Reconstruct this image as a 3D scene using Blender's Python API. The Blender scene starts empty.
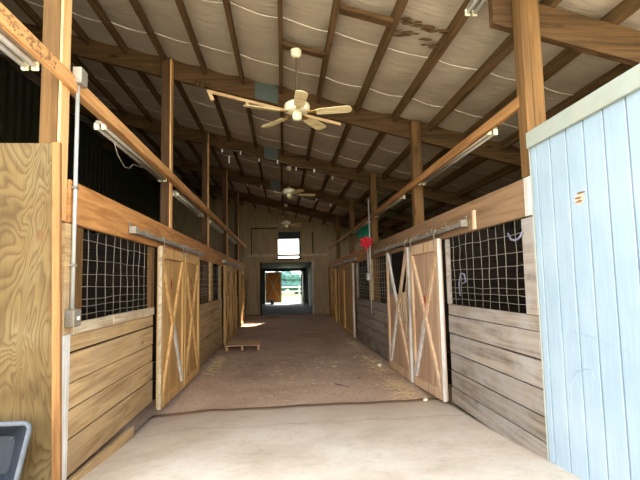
import bpy, bmesh, math, random
from mathutils import Vector, Matrix
random.seed(7)
scene = bpy.context.scene
COL = scene.collection
V = Vector

# ------------------------------------------------------------------ materials
def new_mat(name):
    m = bpy.data.materials.new(name); m.use_nodes = True
    nt = m.node_tree; nt.nodes.clear()
    out = nt.nodes.new('ShaderNodeOutputMaterial'); b = nt.nodes.new('ShaderNodeBsdfPrincipled')
    nt.links.new(b.outputs[0], out.inputs[0])
    return m, nt, b

def N(nt, t, **k):
    n = nt.nodes.new('ShaderNode' + t)
    for a, v in k.items():
        if a.startswith('i_'):
            n.inputs[a[2:].replace('_', ' ')].default_value = v
        else: setattr(n, a, v)
    return n

def ramp(nt, fac, stops):
    r = nt.nodes.new('ShaderNodeValToRGB')
    e = r.color_ramp.elements
    while len(e) < len(stops): e.new(0.5)
    for i, (p, c) in enumerate(stops):
        e[i].position = p; e[i].color = (c[0], c[1], c[2], 1)
    nt.links.new(fac, r.inputs[0]); return r.outputs[0]

def mix(nt, fac, a, b, mode='MIX'):
    m = nt.nodes.new('ShaderNodeMix'); m.data_type = 'RGBA'; m.blend_type = mode
    for s, v in ((0, fac), (6, a), (7, b)):
        if hasattr(v, 'is_output') or hasattr(v, 'links'): nt.links.new(v, m.inputs[s])
        else: m.inputs[s].default_value = v if s == 0 else (v[0], v[1], v[2], 1)
    return m.outputs[2]

def srgb(r, g, b):
    f = lambda c: (c/255/12.92) if c/255 <= .04045 else ((c/255+.055)/1.055)**2.4
    return (f(r), f(g), f(b))

def wood(name, light, dark, axis='y', stain=None, stain_amt=.5, rough=.8, vary=.25, knots=True):
    """Sawn boards: grain stretched along one axis, each board its own shade."""
    m, nt, b = new_mat(name)
    L = nt.links
    tc = N(nt, 'TexCoord'); geo = N(nt, 'NewGeometry'); oi = N(nt, 'ObjectInfo')
    comb = N(nt, 'Math', operation='ADD'); L.new(geo.outputs['Random Per Island'], comb.inputs[0]); L.new(oi.outputs['Random'], comb.inputs[1])
    mul = N(nt, 'Math', operation='MULTIPLY'); L.new(comb.outputs[0], mul.inputs[0]); mul.inputs[1].default_value = 37.
    off = N(nt, 'CombineXYZ'); [L.new(mul.outputs[0], off.inputs[i]) for i in range(3)]
    add = N(nt, 'VectorMath', operation='ADD'); L.new(tc.outputs['Object'], add.inputs[0]); L.new(off.outputs[0], add.inputs[1])
    s = {'x': (.9, 15, 15), 'y': (15, .9, 15), 'z': (15, 15, .9)}[axis]
    mp = N(nt, 'Mapping'); mp.inputs['Scale'].default_value = s; L.new(add.outputs[0], mp.inputs[0])
    n1 = N(nt, 'TexNoise', i_Scale=1., i_Detail=5., i_Roughness=.6, i_Distortion=.9); L.new(mp.outputs[0], n1.inputs['Vector'])
    s2 = tuple(v*6 if v > 1 else v*2 for v in s)
    mp2 = N(nt, 'Mapping'); mp2.inputs['Scale'].default_value = s2; L.new(add.outputs[0], mp2.inputs[0])
    n2 = N(nt, 'TexNoise', i_Scale=1., i_Detail=3., i_Roughness=.6); L.new(mp2.outputs[0], n2.inputs['Vector'])
    mid = tuple((a*.6+c*.4) for a, c in zip(light, dark))
    c = ramp(nt, n1.outputs['Fac'], [(.3, dark), (.45, mid), (.56, light), (.75, tuple(min(1, v*1.12) for v in light))])
    fib = ramp(nt, n2.outputs['Fac'], [(.3, (.72, .70, .68)), (.6, (1, 1, 1))])
    c = mix(nt, .7, c, fib, 'MULTIPLY')
    if knots:
        kp = N(nt, 'Mapping'); kp.inputs['Scale'].default_value = {'x': (1.3, 4, 4), 'y': (4, 1.3, 4), 'z': (4, 4, 1.3)}[axis]
        L.new(add.outputs[0], kp.inputs[0])
        vo = N(nt, 'TexVoronoi', i_Scale=1.0); L.new(kp.outputs[0], vo.inputs['Vector'])
        kf = ramp(nt, vo.outputs['Distance'], [(.04, (1, 1, 1)), (.11, (0, 0, 0))])
        c = mix(nt, kf, c, tuple(v*.5 for v in dark))
    if stain:
        n3 = N(nt, 'TexNoise', i_Scale=2.2, i_Detail=6., i_Roughness=.65); L.new(add.outputs[0], n3.inputs['Vector'])
        sf = ramp(nt, n3.outputs['Fac'], [(.42, (0, 0, 0)), (.68, (stain_amt,)*3)])
        c = mix(nt, sf, c, stain)
    v = N(nt, 'HueSaturation'); L.new(c, v.inputs['Color'])
    mr = N(nt, 'MapRange'); mr.inputs[3].default_value = 1-vary; mr.inputs[4].default_value = 1+vary*.6
    L.new(geo.outputs['Random Per Island'], mr.inputs[0]); L.new(mr.outputs[0], v.inputs['Value'])
    L.new(v.outputs[0], b.inputs['Base Color'])
    b.inputs['Roughness'].default_value = rough; b.inputs['Specular IOR Level'].default_value = .2
    bp = N(nt, 'Bump', i_Strength=.25, i_Distance=.004); L.new(n2.outputs['Fac'], bp.inputs['Height']); L.new(bp.outputs[0], b.inputs['Normal'])
    return m

def plain(name, col, rough=.6, metal=0., var=.12, scale=9., bump=0., dirt=None, dirt_amt=.5):
    m, nt, b = new_mat(name); L = nt.links
    tc = N(nt, 'TexCoord')
    n = N(nt, 'TexNoise', i_Scale=scale, i_Detail=5., i_Roughness=.65); L.new(tc.outputs['Object'], n.inputs['Vector'])
    c = ramp(nt, n.outputs['Fac'], [(.3, tuple(v*(1-var) for v in col)), (.7, tuple(min(1, v*(1+var)) for v in col))])
    if dirt:
        n2 = N(nt, 'TexNoise', i_Scale=scale*.4, i_Detail=7., i_Roughness=.7); L.new(tc.outputs['Object'], n2.inputs['Vector'])
        c = mix(nt, ramp(nt, n2.outputs['Fac'], [(.45, (0, 0, 0)), (.7, (dirt_amt,)*3)]), c, dirt)
    L.new(c, b.inputs['Base Color'])
    b.inputs['Roughness'].default_value = rough; b.inputs['Metallic'].default_value = metal; b.inputs['Specular IOR Level'].default_value = .35
    if bump:
        bp = N(nt, 'Bump', i_Strength=bump, i_Distance=.01); L.new(n.outputs['Fac'], bp.inputs['Height']); L.new(bp.outputs[0], b.inputs['Normal'])
    return m

def plywood_mat():
    """Rotary-cut plywood: cathedral contour lines, a few knots, a panel groove."""
    m, nt, b = new_mat('plywood'); L = nt.links
    tc = N(nt, 'TexCoord')
    mp = N(nt, 'Mapping'); mp.inputs['Scale'].default_value = (3.2, 1, 1.05); L.new(tc.outputs['Object'], mp.inputs[0])
    n = N(nt, 'TexNoise', i_Scale=1.0, i_Detail=2.2, i_Roughness=.42, i_Distortion=1.1); L.new(mp.outputs[0], n.inputs['Vector'])
    mu = N(nt, 'Math', operation='MULTIPLY'); L.new(n.outputs['Fac'], mu.inputs[0]); mu.inputs[1].default_value = 20.
    fr = N(nt, 'Math', operation='FRACT'); L.new(mu.outputs[0], fr.inputs[0])
    lines = ramp(nt, fr.outputs[0], [(.0, (1, 1, 1)), (.5, (.15,)*3), (.8, (0, 0, 0)), (.97, (.6,)*3)])
    mp2 = N(nt, 'Mapping'); mp2.inputs['Scale'].default_value = (60, 5, 2.5); L.new(tc.outputs['Object'], mp2.inputs[0])
    n2 = N(nt, 'TexNoise', i_Scale=1., i_Detail=4.); L.new(mp2.outputs[0], n2.inputs['Vector'])
    n3 = N(nt, 'TexNoise', i_Scale=2.4, i_Detail=4.); L.new(tc.outputs['Object'], n3.inputs['Vector'])
    base = ramp(nt, n3.outputs['Fac'], [(.35, srgb(94, 75, 42)), (.5, srgb(111, 90, 53)), (.68, srgb(118, 101, 66))])
    c = mix(nt, mixf(nt, lines, .62), base, srgb(66, 44, 20))
    c = mix(nt, .5, c, ramp(nt, n2.outputs['Fac'], [(.3, (.7,)*3), (.62, (1, 1, 1))]), 'MULTIPLY')
    vo = N(nt, 'TexVoronoi', i_Scale=1.0)
    mp3 = N(nt, 'Mapping'); mp3.inputs['Scale'].default_value = (3.2, 1, 2.1); mp3.inputs['Location'].default_value = (.3, 0, .2)
    L.new(tc.outputs['Object'], mp3.inputs[0]); L.new(mp3.outputs[0], vo.inputs['Vector'])
    c = mix(nt, ramp(nt, vo.outputs['Distance'], [(.05, (.9,)*3), (.1, (0, 0, 0))]), c, srgb(104, 72, 40))
    L.new(c, b.inputs['Base Color']); b.inputs['Roughness'].default_value = .75; b.inputs['Specular IOR Level'].default_value = .2
    bp = N(nt, 'Bump', i_Strength=.15, i_Distance=.004); L.new(n2.outputs['Fac'], bp.inputs['Height']); L.new(bp.outputs[0], b.inputs['Normal'])
    return m

def mixf(nt, v, k):
    n = N(nt, 'Math', operation='MULTIPLY'); nt.links.new(v, n.inputs[0]); n.inputs[1].default_value = k; return n.outputs[0]

def insulation_mat():
    m, nt, b = new_mat('insulation'); L = nt.links
    tc = N(nt, 'TexCoord')
    n = N(nt, 'TexNoise', i_Scale=1.1, i_Detail=5., i_Roughness=.6); L.new(tc.outputs['Object'], n.inputs['Vector'])
    c = ramp(nt, n.outputs['Fac'], [(.3, srgb(160, 146, 124)), (.6, srgb(186, 172, 149)), (.75, srgb(194, 182, 162))])
    mp = N(nt, 'Mapping'); mp.inputs['Scale'].default_value = (2, 9, 2); L.new(tc.outputs['Object'], mp.inputs[0])
    n2 = N(nt, 'TexNoise', i_Scale=1.6, i_Detail=4., i_Distortion=.5); L.new(mp.outputs[0], n2.inputs['Vector'])
    c = mix(nt, ramp(nt, n2.outputs['Fac'], [(.5, (0, 0, 0)), (.75, (.35,)*3)]), c, srgb(150, 136, 120))
    L.new(c, b.inputs['Base Color']); b.inputs['Roughness'].default_value = .55; b.inputs['Specular IOR Level'].default_value = .3
    bp = N(nt, 'Bump', i_Strength=.5, i_Distance=.03); L.new(n2.outputs['Fac'], bp.inputs['Height']); L.new(bp.outputs[0], b.inputs['Normal'])
    return m

def dirt_mat():
    m, nt, b = new_mat('packed_dirt'); L = nt.links
    tc = N(nt, 'TexCoord')
    n = N(nt, 'TexNoise', i_Scale=1.2, i_Detail=8., i_Roughness=.62); L.new(tc.outputs['Object'], n.inputs['Vector'])
    c = ramp(nt, n.outputs['Fac'], [(.28, srgb(186, 156, 132)), (.5, srgb(214, 184, 160)), (.72, srgb(228, 204, 180))])
    n2 = N(nt, 'TexNoise', i_Scale=26., i_Detail=4., i_Roughness=.7); L.new(tc.outputs['Object'], n2.inputs['Vector'])
    c = mix(nt, .8, c, ramp(nt, n2.outputs['Fac'], [(.32, (.66, .64, .62)), (.55, (1, 1, 1)), (.7, (1, 1, 1)), (.78, (1.0, .98, .92))]), 'MULTIPLY')
    n3 = N(nt, 'TexNoise', i_Scale=70., i_Detail=1.); L.new(tc.outputs['Object'], n3.inputs['Vector'])
    c = mix(nt, ramp(nt, n3.outputs['Fac'], [(.68, (0, 0, 0)), (.74, (.8,)*3)]), c, srgb(190, 166, 130))
    L.new(c, b.inputs['Base Color']); b.inputs['Roughness'].default_value = .92; b.inputs['Specular IOR Level'].default_value = .15
    bp = N(nt, 'Bump', i_Strength=.7, i_Distance=.02); L.new(n2.outputs['Fac'], bp.inputs['Height']); L.new(bp.outputs[0], b.inputs['Normal'])
    return m

def concrete_mat():
    m, nt, b = new_mat('concrete'); L = nt.links
    tc = N(nt, 'TexCoord')
    n = N(nt, 'TexNoise', i_Scale=1.4, i_Detail=9., i_Roughness=.65); L.new(tc.outputs['Object'], n.inputs['Vector'])
    c = ramp(nt, n.outputs['Fac'], [(.3, srgb(196, 178, 156)), (.5, srgb(216, 200, 180)), (.7, srgb(226, 214, 197))])
    n2 = N(nt, 'TexNoise', i_Scale=14., i_Detail=6., i_Roughness=.7); L.new(tc.outputs['Object'], n2.inputs['Vector'])
    c = mix(nt, .6, c, ramp(nt, n2.outputs['Fac'], [(.3, (.78, .76, .74)), (.5, (1, 1, 1))]), 'MULTIPLY')
    # dirt tracked over the inner edge of the slab
    sp = N(nt, 'SeparateXYZ'); L.new(tc.outputs['Object'], sp.inputs[0])
    n4 = N(nt, 'TexNoise', i_Scale=.9, i_Detail=6.); L.new(tc.outputs['Object'], n4.inputs['Vector'])
    ad = N(nt, 'Math', operation='MULTIPLY_ADD'); L.new(n4.outputs['Fac'], ad.inputs[0]); ad.inputs[1].default_value = 2.2; L.new(sp.outputs['Y'], ad.inputs[2])
    mr = N(nt, 'MapRange'); mr.inputs[1].default_value = 5.6; mr.inputs[2].default_value = 7.4; L.new(ad.outputs[0], mr.inputs[0])
    c = mix(nt, mixf(nt, mr.outputs[0], .55), c, srgb(176, 148, 124))
    # a hairline crack across the slab
    n5 = N(nt, 'TexNoise', i_Scale=2.5, i_Detail=5.); L.new(tc.outputs['Object'], n5.inputs['Vector'])
    cr = N(nt, 'Math', operation='MULTIPLY_ADD'); L.new(n5.outputs['Fac'], cr.inputs[0]); cr.inputs[1].default_value = .28; L.new(sp.outputs['Y'], cr.inputs[2])
    cd = N(nt, 'Math', operation='SUBTRACT'); L.new(cr.outputs[0], cd.inputs[0]); cd.inputs[1].default_value = 5.28
    ab = N(nt, 'Math', operation='ABSOLUTE'); L.new(cd.outputs[0], ab.inputs[0])
    c = mix(nt, ramp(nt, ab.outputs[0], [(.0, (.5,)*3), (.02, (0, 0, 0))]), c, srgb(140, 124, 108))
    L.new(c, b.inputs['Base Color']); b.inputs['Roughness'].default_value = .85; b.inputs['Specular IOR Level'].default_value = .25
    bp = N(nt, 'Bump', i_Strength=.25, i_Distance=.01); L.new(n2.outputs['Fac'], bp.inputs['Height']); L.new(bp.outputs[0], b.inputs['Normal'])
    return m

def blue_paint_mat():
    m, nt, b = new_mat('pale_blue_paint'); L = nt.links
    tc = N(nt, 'TexCoord')
    mp = N(nt, 'Mapping'); mp.inputs['Scale'].default_value = (30, 40, 3); L.new(tc.outputs['Object'], mp.inputs[0])
    n = N(nt, 'TexNoise', i_Scale=1., i_Detail=5.); L.new(mp.outputs[0], n.inputs['Vector'])
    n3 = N(nt, 'TexNoise', i_Scale=1.8, i_Detail=6.); L.new(tc.outputs['Object'], n3.inputs['Vector'])
    c = ramp(nt, n3.outputs['Fac'], [(.3, srgb(148, 168, 181)), (.55, srgb(158, 177, 189)), (.72, srgb(167, 183, 192))])
    c = mix(nt, .5, c, ramp(nt, n.outputs['Fac'], [(.3, (.84, .85, .86)), (.6, (1, 1, 1))]), 'MULTIPLY')
    # thin worn scratches
    mp2 = N(nt, 'Mapping'); mp2.inputs['Scale'].default_value = (1, 3, 22); mp2.inputs['Rotation'].default_value = (.35, 0, 0); L.new(tc.outputs['Object'], mp2.inputs[0])
    n2 = N(nt, 'TexNoise', i_Scale=1.2, i_Detail=6., i_Roughness=.6); L.new(mp2.outputs[0], n2.inputs['Vector'])
    c = mix(nt, ramp(nt, n2.outputs['Fac'], [(.67, (0, 0, 0)), (.73, (.5,)*3)]), c, srgb(150, 160, 166))
    L.new(c, b.inputs['Base Color']); b.inputs['Roughness'].default_value = .6; b.inputs['Specular IOR Level'].default_value = .3
    bp = N(nt, 'Bump', i_Strength=.2, i_Distance=.005); L.new(n.outputs['Fac'], bp.inputs['Height']); L.new(bp.outputs[0], b.inputs['Normal'])
    return m

W = {}
W['roof'] = wood('roof_timber', srgb(102, 77, 47), srgb(62, 45, 26), 'y', vary=.2)
W['beam'] = wood('beam_timber', srgb(90, 66, 39), srgb(50, 35, 19), 'x', vary=.2)
W['post'] = wood('post_timber', srgb(116, 85, 48), srgb(72, 49, 25), 'z', stain=srgb(92, 69, 40), vary=.1)
W['post_shaded'] = wood('shaded_post_timber', srgb(84, 61, 38), srgb(52, 36, 22), 'z', vary=.1)  # darker copy of the post wood, shade put into its colour
W['header'] = wood('header_timber', srgb(206, 148, 88), srgb(156, 102, 54), 'y', stain=srgb(160, 116, 72), vary=.12)
W['header2'] = wood('grey_header_timber', srgb(150, 118, 86), srgb(112, 84, 58), 'y', stain=srgb(128, 106, 84), vary=.1)
W['edge'] = wood('lit_post_face', srgb(236, 184, 126), srgb(196, 140, 84), 'z', vary=.05)  # pale tone paints the light on the posts' aisle faces
W['rail2'] = wood('brown_rail_timber', srgb(168, 122, 74), srgb(120, 82, 46), 'y', vary=.1)
W['trimv'] = wood('reddish_trim', srgb(160, 116, 70), srgb(120, 82, 46), 'z', vary=.05)
W['rail'] = wood('rail_timber', srgb(214, 162, 104), srgb(164, 112, 64), 'y', vary=.1)
W['board'] = wood('stall_board', srgb(200, 168, 120), srgb(150, 116, 74), 'y', stain=srgb(172, 148, 118), stain_amt=.6, vary=.14)
W['board2'] = wood('grey_stall_board', srgb(154, 140, 124), srgb(108, 94, 82), 'y', stain=srgb(158, 154, 150), stain_amt=.7, vary=.14)
W['doorv'] = wood('door_panel_timber', srgb(208, 168, 108), srgb(164, 118, 66), 'z', stain=srgb(170, 132, 86), vary=.1)
W['doorb'] = wood('door_brace_timber', srgb(220, 180, 118), srgb(178, 134, 78), 'z', vary=.14)
W['doorv2'] = wood('faded_door_panel_timber', srgb(196, 162, 130), srgb(152, 116, 88), 'z', stain=srgb(176, 154, 134), vary=.1)
W['doorb2'] = wood('faded_door_brace_timber', srgb(212, 178, 138), srgb(164, 126, 90), 'z', stain=srgb(206, 194, 178), vary=.14)
W['white'] = wood('weathered_white_board', srgb(222, 220, 214), srgb(176, 170, 160), 'z', stain=srgb(170, 150, 126), stain_amt=.5, vary=.06, knots=False)
W['whitey'] = wood('weathered_white_sill', srgb(214, 198, 168), srgb(164, 142, 110), 'y', stain=srgb(150, 120, 90), stain_amt=.5, vary=.1, knots=False)
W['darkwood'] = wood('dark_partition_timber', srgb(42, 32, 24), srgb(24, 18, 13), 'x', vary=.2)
W['backpanel'] = wood('tan_wall_panel', srgb(178, 156, 122), srgb(146, 124, 94), 'z', vary=.05, knots=False)
W['pallet'] = wood('pallet_timber', srgb(202, 168, 130), srgb(158, 122, 88), 'x', vary=.12)
W['strip'] = wood('painted_sunlight_strip', srgb(250, 214, 164), srgb(222, 178, 122), 'x', vary=.05, knots=False)  # pale colour imitates sunlight along the beam
W['xdoor'] = wood('brown_door_timber', srgb(226, 138, 66), srgb(170, 94, 42), 'z', vary=.1)
M_ply = plywood_mat(); M_ins = insulation_mat(); M_dirt = dirt_mat(); M_conc = concrete_mat(); M_blue = blue_paint_mat()
M_tape = plain('seam_tape', srgb(222, 212, 194), .5, 0, .25, 3.)
M_galv = plain('galvanised_steel', srgb(158, 152, 138), .55, .45, dirt=srgb(120, 92, 60), dirt_amt=.7)
M_wire = plain('wire', srgb(148, 138, 122), .5, .5)
M_pipe = plain('conduit_steel', srgb(196, 198, 192), .45, .4)
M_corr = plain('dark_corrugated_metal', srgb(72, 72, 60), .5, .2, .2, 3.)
M_roofm = plain('roof_metal', srgb(120, 124, 128), .5, .3)
M_cream = plain('cream_enamel', srgb(238, 230, 196), .4)
M_tubew = plain('lamp_tube_glass', srgb(246, 246, 240), .25)
M_fixt = plain('white_fixture_enamel', srgb(164, 156, 140), .5, dirt=srgb(130, 108, 78), dirt_amt=.7)
M_dusty = plain('dusty_lamp_tube', srgb(176, 168, 150), .4, 0, .15, 6.)
M_brass = plain('aged_brass', srgb(190, 150, 80), .35, .7)
M_blade = wood('cream_fan_blade', srgb(236, 218, 168), srgb(206, 184, 132), 'x', vary=.02, knots=False)
M_steelp = plain('grey_green_plate', srgb(82, 90, 84), .5, .3)
M_black = plain('black_rubber', srgb(36, 42, 50), .55, 0, .25, 12.)
M_rubrim = plain('grey_rubber_rim', srgb(92, 97, 102), .6, 0, .2, 20.)
M_green = plain('green_cloth', srgb(40, 176, 136), .8)
M_red = plain('red_petal', srgb(190, 36, 50), .6)
M_rope = plain('dun_rope', srgb(160, 140, 112), .9, 0, .25, 40.)
M_roped = plain('pale_blue_rope', srgb(118, 116, 132), .9, 0, .15, 40.)
M_mud = plain('brown_torn_paper', srgb(84, 62, 34), .9, 0, .6, 18., bump=.5)
M_straw = plain('straw', srgb(214, 190, 144), .85, 0, .2, 30.)
M_yard = plain('pale_yard_gravel', srgb(206, 194, 176), .9, 0, .15, 6.)
M_gravel = plain('grey_gravel', srgb(122, 126, 130), .9, 0, .3, 14., bump=.4)
M_lawn = plain('lawn', srgb(88, 108, 40), .9, 0, .25, 2.)
M_leaf = plain('hazy_tree_leaf', srgb(66, 104, 96), .8, 0, .35, 3.)  # blue-green tone has the distance haze mixed into the leaf colour
M_bark = plain('bark', srgb(96, 80, 62), .9)
M_teal = plain('dark_blue_green_board', srgb(52, 66, 74), .6)
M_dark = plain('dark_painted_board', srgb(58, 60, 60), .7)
M_redmark = plain('red_paint_mark', srgb(176, 58, 44), .8)
M_bare = plain('bare_wood_scar', srgb(214, 180, 156), .8, 0, .3, 60.)
M_brownbit = plain('brown_splinter', srgb(130, 92, 66), .8)
M_bulb = plain('clear_bulb', srgb(240, 236, 228), .2)

# ------------------------------------------------------------------ mesh helpers
class MB:
    def __init__(s): s.v = []; s.f = []
    def add(s, vs, fs):
        b = len(s.v); s.v += [V(p) for p in vs]; s.f += [tuple(b+i for i in f) for f in fs]; return s
    def box(s, x0, x1, y0, y1, z0, z1, slope=0., skew=(0, 0)):
        """slope: dz per x; skew: extra z at the y0 / y1 ends."""
        vs = []
        for z in (z0, z1):
            for y, k in ((y0, 0), (y1, 1)):
                for x in (x0, x1): vs.append((x, y, z+slope*x+skew[k]))
        return s.add(vs, [(0, 2, 3, 1), (4, 5, 7, 6), (0, 1, 5, 4), (2, 6, 7, 3), (0, 4, 6, 2), (1, 3, 7, 5)])
    def bar(s, p0, p1, w, t, n):
        """rectangular bar p0->p1; t thick along n, w wide across."""
        p0, p1, n = V(p0), V(p1), V(n).normalized()
        d = (p1-p0).normalized(); sd = d.cross(n).normalized()*w/2; n = sd.cross(d).normalized()*t/2
        vs = [p+a*sd+b*n for p in (p0, p1) for a, b in ((-1, -1), (1, -1), (1, 1), (-1, 1))]
        return s.add(vs, [(0, 1, 2, 3), (7, 6, 5, 4), (0, 4, 5, 1), (1, 5, 6, 2), (2, 6, 7, 3), (3, 7, 4, 0)])
    def tube(s, pts, r, n=8, closed=False):
        pts = [V(p) for p in pts]; k = len(pts); vs = []; prev = None
        for i, p in enumerate(pts):
            a = pts[(i-1) % k] if (closed or i) else p; c = pts[(i+1) % k] if (closed or i < k-1) else p
            d = (c-a).normalized()
            if prev is None:
                prev = d.orthogonal().normalized()
            u = (prev-d*prev.dot(d)).normalized(); prev = u; w = d.cross(u)
            rr = r[i] if isinstance(r, (list, tuple)) else r
            vs += [p+(u*math.cos(2*math.pi*j/n)+w*math.sin(2*math.pi*j/n))*rr for j in range(n)]
        fs = []
        for i in range(k if closed else k-1):
            for j in range(n):
                a = i*n+j; b = i*n+(j+1) % n; i2 = (i+1) % k
                fs.append((a, b, i2*n+(j+1) % n, i2*n+j))
        if not closed: fs += [tuple(reversed(range(n))), tuple(range((k-1)*n, k*n))]
        return s.add(vs, fs)
    def lathe(s, c, prof, n=20):
        c = V(c); vs = []; k = len(prof)
        for r, z in prof: vs += [c+V((r*math.cos(2*math.pi*j/n), r*math.sin(2*math.pi*j/n), z)) for j in range(n)]
        fs = [(i*n+j, i*n+(j+1) % n, (i+1)*n+(j+1) % n, (i+1)*n+j) for i in range(k-1) for j in range(n)]
        fs += [tuple(reversed(range(n))), tuple(range((k-1)*n, k*n))]
        return s.add(vs, fs)
    def ball(s, c, r, sz=(1, 1, 1), jit=0., n=10, m=7):
        prof = []; vs = []; c = V(c)
        for i in range(m+1):
            t = math.pi*i/m
            for j in range(n):
                q = 1+random.uniform(-jit, jit); p = 2*math.pi*j/n
                vs.append(c+V((r*sz[0]*math.sin(t)*math.cos(p)*q, r*sz[1]*math.sin(t)*math.sin(p)*q, r*sz[2]*math.cos(t)*q)))
        fs = [(i*n+j, (i+1)*n+j, (i+1)*n+(j+1) % n, i*n+(j+1) % n) for i in range(m) for j in range(n)]
        return s.add(vs, fs)
    def grid(s, fn, nu, nv):
        vs = [fn(i/nu, j/nv) for i in range(nu+1) for j in range(nv+1)]
        return s.add(vs, [(i*(nv+1)+j, (i+1)*(nv+1)+j, (i+1)*(nv+1)+j+1, i*(nv+1)+j+1) for i in range(nu) for j in range(nv)])

def build(name, mb, mat, parent=None, loc=None, bevel=0., smooth=False):
    """Link a mesh; its vertices are given in world space and stored about its origin."""
    o0 = V(loc) if loc is not None else (V(parent['_at']) if parent is not None else sum(mb.v, V())/max(1, len(mb.v)))
    me = bpy.data.meshes.new(name); me.from_pydata([tuple(p-o0) for p in mb.v], [], mb.f)
    bm = bmesh.new(); bm.from_mesh(me); bmesh.ops.recalc_face_normals(bm, faces=bm.faces)
    if bevel: bmesh.ops.bevel(bm, geom=list(bm.edges), offset=bevel, segments=1, affect='EDGES', clamp_overlap=True)
    bm.to_mesh(me); bm.free()
    if smooth:
        for p in me.polygons: p.use_smooth = True
    me.materials.append(mat)
    o = bpy.data.objects.new(name, me); COL.objects.link(o)
    if parent is not None and loc is None:
        o.parent = parent; AT[o.name] = o0; o['_at'] = tuple(o0)
    elif parent is not None:
        o.parent = parent; o.location = o0-V(parent['_at']); o['_at'] = tuple(o0)
    else:
        o.location = o0; o['_at'] = tuple(o0)
    return o
AT = {}
def empty(name, loc):
    o = bpy.data.objects.new(name, None); COL.objects.link(o); o.location = loc; o['_at'] = tuple(loc); o.empty_display_size = .1
    return o
def tag(o, label, cat, group=None, kind=None):
    o['label'] = label; o['category'] = cat
    if group: o['group'] = group
    if kind: o['kind'] = kind
    return o
def struct(o): o['kind'] = 'structure'; return o
def thing(name, loc, label, cat, group=None): return tag(empty(name, loc), label, cat, group)
ORD = ['first', 'second', 'third', 'fourth', 'fifth', 'sixth', 'seventh', 'eighth', 'ninth', 'tenth', 'eleventh', 'twelfth', 'thirteenth', 'fourteenth', 'fifteenth', 'sixteenth', 'seventeenth', 'eighteenth', 'nineteenth']

# ------------------------------------------------------------------ layout
XL, XR = -1.62, 2.0
OL, OR = -5.4, 5.6
YB = 20.6
def R(x): return 4.46-.25*x
def GZ(x, y):
    pts = [(-40, 0.), (2.5, .02), (3.6, -.05), (4.6, -.13), (6.1, -.21), (9, -.25), (15, -.25), (20.6, -.03), (60, -.03)]
    for (a, za), (b, zb) in zip(pts, pts[1:]):
        if a <= y <= b: z = za+(zb-za)*(y-a)/(b-a); break
    t = max(0, min(1, (y-3.6)/3))*max(0, min(1, (20.6-y)/4))
    lo = max(0, min(1, (-x-.9)/.7))*max(0, min(1, (y-2.9)/.8))*max(0, min(1, (7.5-y)/2))
    return z+.025*t*max(-1, min(1, x/1.8))-.06*lo
BY = [3.62, 7.14, 10.66, 14.18, 17.70]

# ------------------------------------------------------------------ ground, slab, dirt floor
def sheet(x0, x1, y0, y1, nx, ny, dz=0., jit=0.):
    mb = MB()
    mb.grid(lambda u, v: V((x0+(x1-x0)*u, y0+(y1-y0)*v, GZ(x0+(x1-x0)*u, y0+(y1-y0)*v)+dz+(random.uniform(-jit, jit) if 0 < u < 1 and 0 < v < 1 else 0))), nx, ny)
    return mb
struct(build('floor', sheet(-5.5, 5.7, 2.6, 20.6, 80, 130, -.035, .006), M_dirt, smooth=True, loc=(0, 0, 0)))
# concrete apron: runs from outdoors into the barn mouth, its inner edge a little ragged
mb = MB()
nx, ny = 40, 60
def slab(u, v):
    x = -1.66+3.72*u
    y1 = 6.1+.02*math.sin(x*4)+.012*math.sin(x*11)-.015*x
    y = -6+(y1+6)*v
    if y < 3.4: x = (-1.66-2.2*min(1, (3.4-y)/1.5))*(1-u)+(2.06+2.2*min(1, (3.4-y)/1.5))*u
    return V((x, y, GZ(x, y)))
mb.grid(slab, nx, ny)
b = len(mb.v)
ap = struct(build('concrete_apron', mb, M_conc, loc=(0, 0, 0), smooth=True))
md = ap.modifiers.new('thick', 'SOLIDIFY'); md.thickness = .12; md.offset = -1
lw = struct(build('lawn', MB().add([(-90, -60, -.4), (90, -60, -.4), (90, 170, -.4), (-90, 170, -.4)], [(0, 1, 2, 3)]), M_lawn, loc=(0, 0, 0)))
struct(build('yard_gravel', MB().box(-9, 9, -16, 2.62, -.34, -.06), M_yard, loc=(0, 0, 0)))
struct(build('passage_floor', MB().box(-1.6, 1.7, YB, 33.4, -.2, -.03), M_gravel, loc=(0, 0, 0)))

# ------------------------------------------------------------------ ceiling: sagging insulation between purlins
PS = .595
Y0 = 2.3
mb = MB()
xs = []
k = -9
while k < 10:
    for q in range(8): xs.append((k+q/8)*PS)
    k += 1
xs = [x for x in xs if OL-.02 <= x <= OR+.02]
xs = [OL]+xs+[OR]
ny = 64
for j in range(ny+1):
    y = Y0+(YB-Y0)*j/ny
    for x in xs:
        u = (x/PS) % 1
        s = 4*u*(1-u)
        seam = ((y-4.0)/1.2) % 1
        bil = .6+.4*math.sin(math.pi*seam)
        mb.v.append(V((x, y, R(x)-.004-.038*s*bil-.008*math.sin(y*5+x*3))))
nx = len(xs)
for j in range(ny):
    for i in range(nx-1): mb.f.append((j*nx+i, j*nx+i+1, (j+1)*nx+i+1, (j+1)*nx+i))
ceil = struct(build('ceiling', mb, M_ins, loc=(0, 0, 0), smooth=True))
build('metal_roofing', MB().box(OL-.3, OR+.3, Y0-.1, YB+.1, 4.50, 4.53, slope=-.25), M_roofm, ceil)
ys = [2.8+1.2*i for i in range(15)]
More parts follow.
